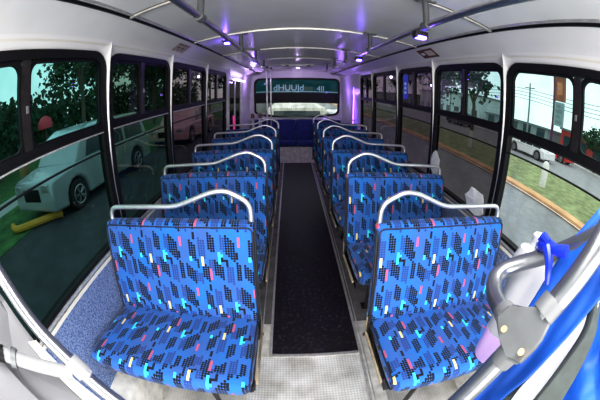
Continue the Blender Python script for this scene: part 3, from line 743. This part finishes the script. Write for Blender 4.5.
jk = sheet([((600, 208, .50), (640, 262, .47)), ((576, 236, .50), (615, 282, .47)), ((552, 270, .52), (592, 308, .48)), ((528, 308, .55), (560, 345, .50)), ((492, 356, .62), (528, 378, .54)), ((452, 396, .72), (500, 402, .60)), ((425, 425, .80), (480, 430, .66))],
           'blue_jacket', 'blue', amp=.006, seed=1)
tag(jk, 'blue cloth draped behind the thick steel rail at the lower right', 'cloth')
ds = empty('cab_seat', at(570, 370, .6), "driver's seat back with white shell, grey edge and blue cover, lower right corner", 'seat'); DT = Vector(ds.location)
sheet([((594, 306, .55), (600, 300, .55)), ((568, 334, .55), (588, 332, .555)), ((544, 362, .56), (572, 360, .565)), ((520, 388, .58), (550, 388, .58)), ((500, 415, .6), (530, 420, .6))], 'seat_shell', 'whitepl', ds, DT, amp=.0, thick=.01)
sheet([((592, 302, .54), (596, 306, .56)), ((585, 330, .54), (593, 333, .56)), ((567, 358, .54), (581, 363, .56)), ((546, 386, .55), (564, 394, .57)), ((524, 412, .56), (546, 422, .58))], 'edge_pad', 'greypad', ds, DT, amp=.0, thick=.02)
sheet([((505, 378, .63), (530, 372, .63)), ((490, 398, .63), (527, 392, .63)), ((480, 420, .64), (520, 418, .64))], 'lower_pad', 'greypad', ds, DT, amp=.0, thick=.02)
sheet([((594, 285, .60), (650, 270, .62)), ((586, 320, .60), (650, 320, .62)), ((570, 356, .60), (650, 365, .62)), ((548, 396, .61), (640, 410, .63)), ((532, 430, .62), (630, 440, .64))], 'seat_cover', 'blue', ds, DT, amp=.02, thick=.01, seed=3)

# spray bottle hanging on the branch rail
p0, p1 = at(489, 355, .735), at(537, 246, .60)
AX = (p1-p0).normalized()
sb = empty('spray_bottle', p0, 'white spray bottle with lilac liquid and blue trigger hanging on the driver rail', 'bottle')
sb.rotation_mode = 'QUATERNION'; sb.rotation_quaternion = AX.to_track_quat('Z', 'Y')
SBI = (Matrix.Translation(p0) @ AX.to_track_quat('Z', 'Y').to_matrix().to_4x4()).inverted()
BL = (p1-p0).length
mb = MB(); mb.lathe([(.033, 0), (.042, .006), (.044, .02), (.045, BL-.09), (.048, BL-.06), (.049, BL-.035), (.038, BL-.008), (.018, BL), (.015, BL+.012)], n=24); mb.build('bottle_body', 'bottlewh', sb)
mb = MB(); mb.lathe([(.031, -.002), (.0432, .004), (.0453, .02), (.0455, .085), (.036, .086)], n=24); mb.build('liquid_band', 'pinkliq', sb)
mb = MB(); mb.lathe([(.0165, BL+.006), (.0165, BL+.022), (.012, BL+.026)], n=16); mb.build('neck_collar', 'bottlewh', sb)
def loc(p, d_): return SBI @ at(p[0], p[1], d_)
mb = MB(); mb.tube([loc((539, 246), .585), loc((541, 246), .53), loc((545, 245), .50), loc((551, 247), .49), loc((556, 250), .48)], [.009, .010, .012, .011, .008], 10)
mb.tube([loc((540, 240), .51), loc((544, 237), .50), loc((549, 243), .49)], [.005, .009, .007], 8); mb.build('trigger_head', 'bluepl', sb)
mb = MB(); mb.tube([loc((554, 250), .48), loc((560, 251), .475), loc((567, 252), .47)], [.008, .0105, .0105], 10); mb.build('nozzle', 'bluepl', sb)
mb = MB(); mb.tube([loc((547, 246), .485), loc((549, 262), .475), loc((548, 275), .475), loc((547, 284), .48)], [.0085, .0075, .0065, .005], 8); mb.build('trigger', 'bluepl', sb)

# ------------------------------------------------------------------ outside world
ZG = -.9; ZL = -.36
def plane(name, x0, x1, y0, y1, z, mat): mb = MB(); mb.box(x0, x1, y0, y1, z-.1, z); return struct(mb.build(name, mat, smooth=False))
plane('road', -2.4, 8.6, -40, 120, ZG, 'asphalt')
plane('curb', 8.45, 8.95, -40, 120, ZG+.16, 'curb')
plane('median', 8.95, 14.5, -40, 120, ZG+.14, 'grass')
plane('far_curb', 14.5, 14.8, -40, 120, ZG+.16, 'curb')
plane('far_road', 14.8, 26, -40, 120, ZG+.01, 'asphalt')
plane('far_verge', 26, 70, -40, 120, ZG+.1, 'walk')
mb = MB()
for k in range(30): mb.box(4.4, 4.52, -20+4*k, -17.6+4*k, ZG, ZG+.006)
tag(mb.build('lane_marking', 'carw', smooth=False), 'dashed white lane line on the road', 'marking', kind='stuff')
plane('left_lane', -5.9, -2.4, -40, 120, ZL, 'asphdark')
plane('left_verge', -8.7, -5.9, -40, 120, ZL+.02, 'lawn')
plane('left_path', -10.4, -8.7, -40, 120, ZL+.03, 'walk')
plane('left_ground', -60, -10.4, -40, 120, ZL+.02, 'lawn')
def car(x, y, rot, L, W, H, body, label, suv=True, group=None, z=ZG+.01):
    r = empty('parked_car', (x, y, z), label, 'car', group); r.rotation_euler = (0, 0, rot)
    wr = .36; wx = (-L*.31, L*.31); gc = .22; bh = H*.56
    out = [(-L/2, gc+.05)]
    for w in wx:
        out += [(w-wr-.06, gc)]+[(w+(wr+.06)*math.cos(a), wr-.02+(wr+.06)*math.sin(a)*1.0) for a in (PI-PI*i/8 for i in range(0, 9))]+[(w+wr+.06, gc)]
    out += [(L/2, gc+.06), (L/2, bh*.78), (L/2-.08, bh*.93), (L/2-.95, bh+.03), (-L/2+.35, bh+.05), (-L/2+.02, bh*.95), (-L/2, bh*.6)]
    mb = MB(); mb.prism(out, 'y', -W/2, W/2); bo = mb.build('body', body, r); bv_ = bo.modifiers.new('bevel', 'BEVEL'); bv_.width = .07; bv_.segments = 3; bv_.limit_method = 'ANGLE'
    gp = [(-L/2+.08, bh), (-L/2+.35, H-.06), (-L/2+.6, H), (L*.12, H), (L/2-1.45, H*.88+.05), (L/2-1.0, bh)] if suv else [(-L/2+.35, bh), (-L/2+1.0, H), (L*.1, H), (L/2-1.15, bh)]
    mb = MB()
    A = [mb.v((p[0], -W/2+.06+.12*(p[1]-bh), p[1])) for p in gp]; B = [mb.v((p[0], W/2-.06-.12*(p[1]-bh), p[1])) for p in gp]; n = len(gp)
    mb.f(A); mb.f(B[::-1])
    for k in range(n): mb.f([A[k], A[(k+1) % n], B[(k+1) % n], B[k]])
    bo = mb.build('cabin', body, r); bv_ = bo.modifiers.new('bevel', 'BEVEL'); bv_.width = .06; bv_.segments = 3; bv_.limit_method = 'ANGLE'
    cx_ = sum(p[0] for p in gp)/n
    for s in (-1, 1):
        for (t0, t1) in ((.08, .36), (.39, .63), (.66, .88)):
            x0, x1 = gp[0][0]+(gp[-1][0]-gp[0][0])*t0, gp[0][0]+(gp[-1][0]-gp[0][0])*t1
            zt_ = H-.12 if t1 < .8 else H-.22
            yy = lambda z: s*(W/2-.055-.12*(z-bh))
            mb = MB(); mb.f([mb.v((x0, yy(bh+.06), bh+.06)), mb.v((x1, yy(bh+.06), bh+.06)), mb.v((x1-(.25 if t1 > .8 else .03), yy(zt_), zt_)), mb.v((x0+.04, yy(zt_), zt_))]); mb.build('side_window', 'win', r, smooth=False)
        mb = MB(); mb.box(L/2-.30, L/2+.01, s*(W/2-.30)-.14, s*(W/2-.30)+.14+.01*s, bh*.70, bh*.86, .02); mb.build('headlamp', 'rim', r)
    mb = MB(); mb.box(L/2-.02, L/2+.015, -.4, .4, bh*.5, bh*.78, .01); mb.build('grille', 'black', r)
    for w in wx:
        for s in (-1, 1):
            mb = MB(); mb.lathe([(wr*.62, -.11), (wr*.95, -.11), (wr, -.07), (wr, .07), (wr*.95, .11), (wr*.62, .11)], (w, s*(W/2-.12), wr-.02), 24, 'y'); tw = mb.build('wheel', 'tyre', r)
            mb = MB(); yf = s*(W/2-.12)+s*.112
            for q in range(5):
                for dq in (-.16, .16):
                    a = 2*PI*q/5+dq; mb.tube([(w+.03*math.cos(a), yf, wr-.02+.03*math.sin(a)), (w+wr*.58*math.cos(a), yf, wr-.02+wr*.58*math.sin(a))], .012, 5)
            mb.tube([(w+wr*.6*math.cos(2*PI*i/24), yf, wr-.02+wr*.6*math.sin(2*PI*i/24)) for i in range(24)], .014, 5, closed=True); mb.build('rim', 'rim', tw)
    return r
car(-5.95, 6.15, -PI/2, 4.95, 1.95, 1.86, 'cars', 'silver sport utility car close outside the two front left windows', z=ZL+.005)
car(-5.4, 13.2, -PI/2, 4.7, 1.9, 1.6, 'carp', 'rose tinted pale sedan seen through the third left window', False, z=ZL+.005)
car(18.5, 14.8, PI/2, 4.5, 1.8, 1.5, 'carw', 'white sedan on the far road, seen through the front right window', False)
car(23.5, 15.3, PI/2, 4.2, 1.8, 1.5, 'carr', 'red sedan on the far road, behind the white sedan', False)
car(22.5, 32, PI/2, 4.6, 1.9, 1.8, 'card', 'charcoal car on the far road beyond the white sedan')
car(2.9, 16.5, PI/2, 4.6, 1.8, 1.5, 'carw', 'white sedan on the near road lane behind the bus', False)
def tree(x, y, h, cr, n, leaf, trunk, label='', group=None, z0=ZG+.13, cw=1.0, seed=0, tr=.14):
    rnd = random.Random(seed+int(x*13+y*7))
    r = empty('tree', (x, y, z0), label, 'tree', group)
    mb = MB(); mb.tube([(0, 0, 0), (.08, .05, h*.4), (-.05, .1, h*.75)], [tr, tr*.8, tr*.35], 8)
    for k in range(4):
        a = rnd.uniform(0, 6.28); mb.tube([(0, .05, h*.45), (math.cos(a)*cr*.6, math.sin(a)*cr*.6, h*.78)], [tr*.45, tr*.15], 6)
    mb.build('trunk', 'bark', r)
    if trunk:
        mb = MB(); mb.tube([(0, 0, 0), (.03, .02, 1.1)], [tr*1.04, tr*1.0], 10); mb.build('painted_base', 'limed', r)
    mb = MB(); cl = [(rnd.gauss(0, .5)*cr*cw, rnd.gauss(0, .5)*cr*cw, h*.72+rnd.gauss(0, .33)*h*.42, rnd.uniform(.22, .5)*cr) for _ in range(16)]
    for k in range(n):
        cx, cy, cz, q = cl[k % 16]; p = Vector((rnd.gauss(0, .5), rnd.gauss(0, .5), rnd.gauss(0, .5)))*q+Vector((cx, cy, cz))
        a = Vector((rnd.uniform(-1, 1), rnd.uniform(-1, 1), rnd.uniform(-1, 1))).normalized(); b = a.cross(Vector((rnd.uniform(-1, 1), rnd.uniform(-1, 1), .3))).normalized(); s = rnd.uniform(.09, .22)*max(1, cr/3)
        mb.f([mb.v(p+a*s), mb.v(p+b*s*.6), mb.v(p-a*s), mb.v(p-b*s*.6)])
    mb.build('foliage', leaf, r, smooth=False); return r
# right side trees on the median and beyond
tree(11.0, 14.2, 6.2, 1.5, 600, 'leaf', True, 'median tree with whitewashed trunk nearest the second right window')
tree(11.6, 20.0, 7.0, 2.4, 1700, 'leaf', True, 'median tree next farther along, behind the whitewashed one')
tree(11.0, 28.0, 7.5, 2.8, 1700, 'leaf', True, 'third median tree, through the third right window')
tree(11.2, 40.0, 8, 3.2, 1500, 'leaf', True, 'fourth median tree, small in the distance')
tree(27.0, 11.8, 3.8, 1.8, 1200, 'leaf2', False, 'bushy light green tree beyond the far road, by the red building')
def post(x, y, h, r, mat, label, name='utility_pole', cat='pole', cross=True):
    o = empty(name, (x, y, ZG), label, cat); mb = MB(); mb.tube([(0, 0, 0), (0, 0, h)], [r, r*.75], 10); mb.build('shaft', mat, o)
    if cross:
        mb = MB(); mb.box(-.05, .05, -.9, .9, h-.7, h-.6); mb.build('crossarm', 'bark', o)
    return o
# white post standing on the median
mb = MB(); mb.lathe([(.17, 0), (.17, .95), (.12, 1.05), (.05, 1.1)], n=14)
tag(mb.build('white_bollard', 'limed', loc=(10.3, 7.15, ZG+.14)), 'short white post on the grass median', 'post')
pls = [(28.5, 24), (28.5, 8), (28.5, 44)]
for k, (x, y) in enumerate(pls): post(x, y, 7.6, .14, 'wallg', ['grey utility pole beyond the far road, middle of three', 'grey utility pole beyond the far road, nearest', 'grey utility pole beyond the far road, most distant'][k])
for k in range(4):
    mb = MB(); yy = [-20+ (100*i/30) for i in range(31)]; mb.tube([(28.5+.1*k, y, ZG+6.9-.42*k-.5*math.sin(PI*((y-8) % 18)/18)) for y in yy], .03, 4)
    tag(mb.build('power_line', 'black'), ['topmost', 'second highest', 'third highest', 'lowest'][k]+' power line strung between the utility poles', 'cable', 'power lines')
# tall sign
sg = empty('tall_sign', (20.0, 14.0, ZG), 'tall roadside sign with brown panel on a maroon pole', 'sign')
mb = MB(); mb.box(-.09, .09, -.30, -.12, 0, 7.3); mb.build('pole', 'polep', sg, smooth=False)
mb = MB(); mb.box(-.12, .12, -1.45, -.35, 5.0, 7.1); mb.build('brown_panel', 'board', sg, smooth=False)
mb = MB(); mb.box(-.13, .13, -1.2, -.6, 5.5, 6.5); mb.build('orange_patch', pr('sign_orange', (.6, .22, .1), .6, 0, .5, 1), sg, smooth=False)
mb = MB(); mb.box(-.12, .12, -1.35, -.35, 3.0, 4.9)
for k in range(3): pass
mb.build('grey_panel', 'boardw', sg, smooth=False)
mb = MB()
for k in range(4): mb.box(-.14, -.11, -1.2+.2*(k % 2), -.55, 3.2+.42*k, 3.45+.42*k)
mb.build('panel_marks', 'wallg', sg, smooth=False)
def building(x0, x1, y0, y1, h, mat, label, nw=5, face='x', floors=1):
    r = empty('building', ((x0+x1)/2, (y0+y1)/2, ZL+.02 if x0 < 0 else ZG+.1), label, 'building'); w, l = (x1-x0)/2, (y1-y0)/2
    mb = MB(); mb.box(-w, w, -l, l, 0, h); mb.build('wall', mat, r, smooth=False)
    mb = MB(); mb.box(-w-.2, w+.2, -l-.2, l+.2, h, h+.25); mb.build('roof', 'roof', r, smooth=False)
    s = -1 if x0 > 0 else 1
    for f in range(floors):
        for k in range(nw):
            yy = -l+(2*l)*(k+.5)/nw; z = 1.0+2.7*f
            mb = MB(); mb.box(s*w-.04, s*w+.04, yy-l/nw*.55, yy+l/nw*.55, z, z+1.3); mb.build('window', 'win', r, smooth=False)
    return r
building(31.5, 37, 9.8, 20, 2.9, 'wallr', 'red low building beyond the far road', 4)
building(30, 36, -8, 9, 3.4, 'wallg', 'grey low building beyond the far road nearest the front', 5)
building(31, 38, 22, 36, 2.2, 'wallg', 'long grey low building behind the utility poles', 5)
building(31, 40, 38, 62, 4.8, 'wallw', 'pale two storey building far along the road', 8, floors=1)
building(31, 40, 64, 100, 3.5, 'wallg', 'grey long building farthest along the right', 8)
# left side
building(-34, -26, 8, 24, 4.0, 'wallb', 'teal low building behind the trees on the left', 5)
building(-30, -24, -14, 5, 3.2, 'wallb', 'teal wall building on the left nearest the front', 5)
for k, (x, y, h, cr) in enumerate([(-11.5, 12.0, 8.0, 2.6), (-13, 17, 9.5, 3.2), (-14, 3.2, 4.6, 2.2), (-12.5, 23, 9, 3.2), (-9, 30, 9, 3.2), (-16, 7.5, 5.0, 2.2), (-10, 42, 9, 4), (-18, -1, 5.5, 2.6), (-15, 28, 9, 4)]):
    tree(x, y, h-.4, cr, 2600, 'leaf' if k % 2 else 'leaf2', False, z0=ZL+.03, label= 'dark leafy tree on the left, '+['tall, just left of the silver car', 'tall, behind the silver car', 'low, in the front left window', 'seen through the second left window', 'seen through the third left window', 'low, beside the red canopy', 'far along the road', 'lowest, at the far left', 'broad, behind the others'][k])
mb = MB(); rnd = random.Random(3)
for k in range(9000):
    p = Vector((-21+rnd.gauss(0, .5), rnd.uniform(-12, 60), ZL+.2+rnd.random()**.8*(4.2+.8*math.sin(k*.01)))); a = Vector((rnd.uniform(-.5, .5), rnd.uniform(-1, 1), rnd.uniform(-1, 1))).normalized(); b = a.cross(Vector((1, 0, .3))).normalized(); q = rnd.uniform(.18, .42)
    mb.f([mb.v(p+a*q), mb.v(p+b*q*.7), mb.v(p-a*q), mb.v(p-b*q*.7)])
tag(mb.build('hedge', 'leaf', smooth=False), 'long dark green hedge behind the trees on the left', 'hedge')
uc = empty('red_canopy', (-11.5, 8.9, ZL+.02), 'round red parasol seen through the front left window', 'parasol')
mb = MB(); mb.tube([(0, 0, 0), (0, 0, 2.35)], .04, 8); mb.build('pole', 'bark', uc)
mb = MB(); mb.lathe([(.40, 2.0), (.42, 2.2), (.36, 2.4), (.2, 2.55), (.02, 2.6)], n=14); mb.build('canopy', 'redp', uc)
mb = MB(); mb.lathe([(.13, 0), (.12, .8), (.18, .86), (.21, 1.1), (.12, 1.3), (.02, 1.32)], n=12); tag(mb.build('brown_reflection', 'reflected_brown', loc=(-8.0, 4.9, ZL+.025)), 'short brown shape standing in for a reflection in the front left window', 'post')  # brown interior reflection in the glass, built as a solid outside
mb = MB(); mb.tube(smooth_path([(-6.85, 3.25, ZL+.08), (-6.3, 3.1, ZL+.12), (-5.8, 3.5, ZL+.12), (-5.45, 3.95, ZL+.1), (-5.3, 4.1, ZL+.08)]), .085, 8); tag(mb.build('yellow_reflection', 'yellow'), 'curved yellow bar standing in for a reflection in the front left window', 'reflection')  # reflection of a yellow handle in the pane, modelled as a tube outside
# street wall behind the rear window
bv = empty('delivery_van', (.2, 13.5, ZG), 'cream van standing behind the bus, seen through the rear window', 'van')
mb = MB(); mb.box(-1.2, 1.2, -2.2, 2.2, .35, 1.95, .12); mb.build('body', 'cream', bv)
for s in (-1, 1):
    mb = MB(); mb.lathe([(.2, -.1), (.36, -.1), (.36, .1), (.2, .1)], (s*1.08, -1.4, .36), 18, 'x'); mb.build('wheel', 'tyre', bv)
mb = MB(); mb.box(-.95, .95, -2.23, -2.1, 1.35, 1.8, .03); mb.build('windscreen', 'win', bv)

# ------------------------------------------------------------------ light
wd = bpy.data.worlds.new('sky'); SC.world = wd; wd.use_nodes = True; nt = wd.node_tree; N, L = nt.nodes, nt.links
bg = N['Background']; tc = N.new('ShaderNodeTexCoord'); sp = N.new('ShaderNodeSeparateXYZ'); L.new(tc.outputs['Generated'], sp.inputs[0])
rp = N.new('ShaderNodeValToRGB'); rp.color_ramp.elements[0].position = 0; rp.color_ramp.elements[0].color = (.88, .90, .88, 1); rp.color_ramp.elements[1].position = .7; rp.color_ramp.elements[1].color = (.74, .84, .88, 1)
L.new(sp.outputs[2], rp.inputs[0]); L.new(rp.outputs[0], bg.inputs[0]); bg.inputs[1].default_value = 1.8
def area(name, loc, rot, sx, sy, en, col):
    ld = bpy.data.lights.new(name, 'AREA'); ld.shape = 'RECTANGLE'; ld.size = sx; ld.size_y = sy; ld.energy = en; ld.color = col
    o = bpy.data.objects.new(name, ld); COL.objects.link(o); o.location = loc; o.rotation_euler = rot; return o
# daylight entering by the windscreen at the front of the bus
area('windscreen_daylight', (.07, -1.25, 1.40), (math.radians(90), 0, 0), 2.1, 1.3, 70, (1, .985, .96))
area('front_fill_light', (.07, .12, 2.17), (0, 0, 0), 1.5, .35, 32, (1, .98, .96))  # added light out of view, brightens the front floor and cushions
SC.view_settings.view_transform = 'Standard'
SC.view_settings.look = 'None'
SC.view_settings.use_curve_mapping = True
cm = SC.view_settings.curve_mapping; c_ = cm.curves[3]
for q in ((.22, .188), (.55, .580), (.80, .865)): c_.points.new(*q)
cm.update()
SC.view_settings.exposure = 0
SC.cycles.max_bounces = 8; SC.cycles.transparent_max_bounces = 16
SC.cycles.use_denoising = True
SC.cycles.sample_clamp_indirect = 4
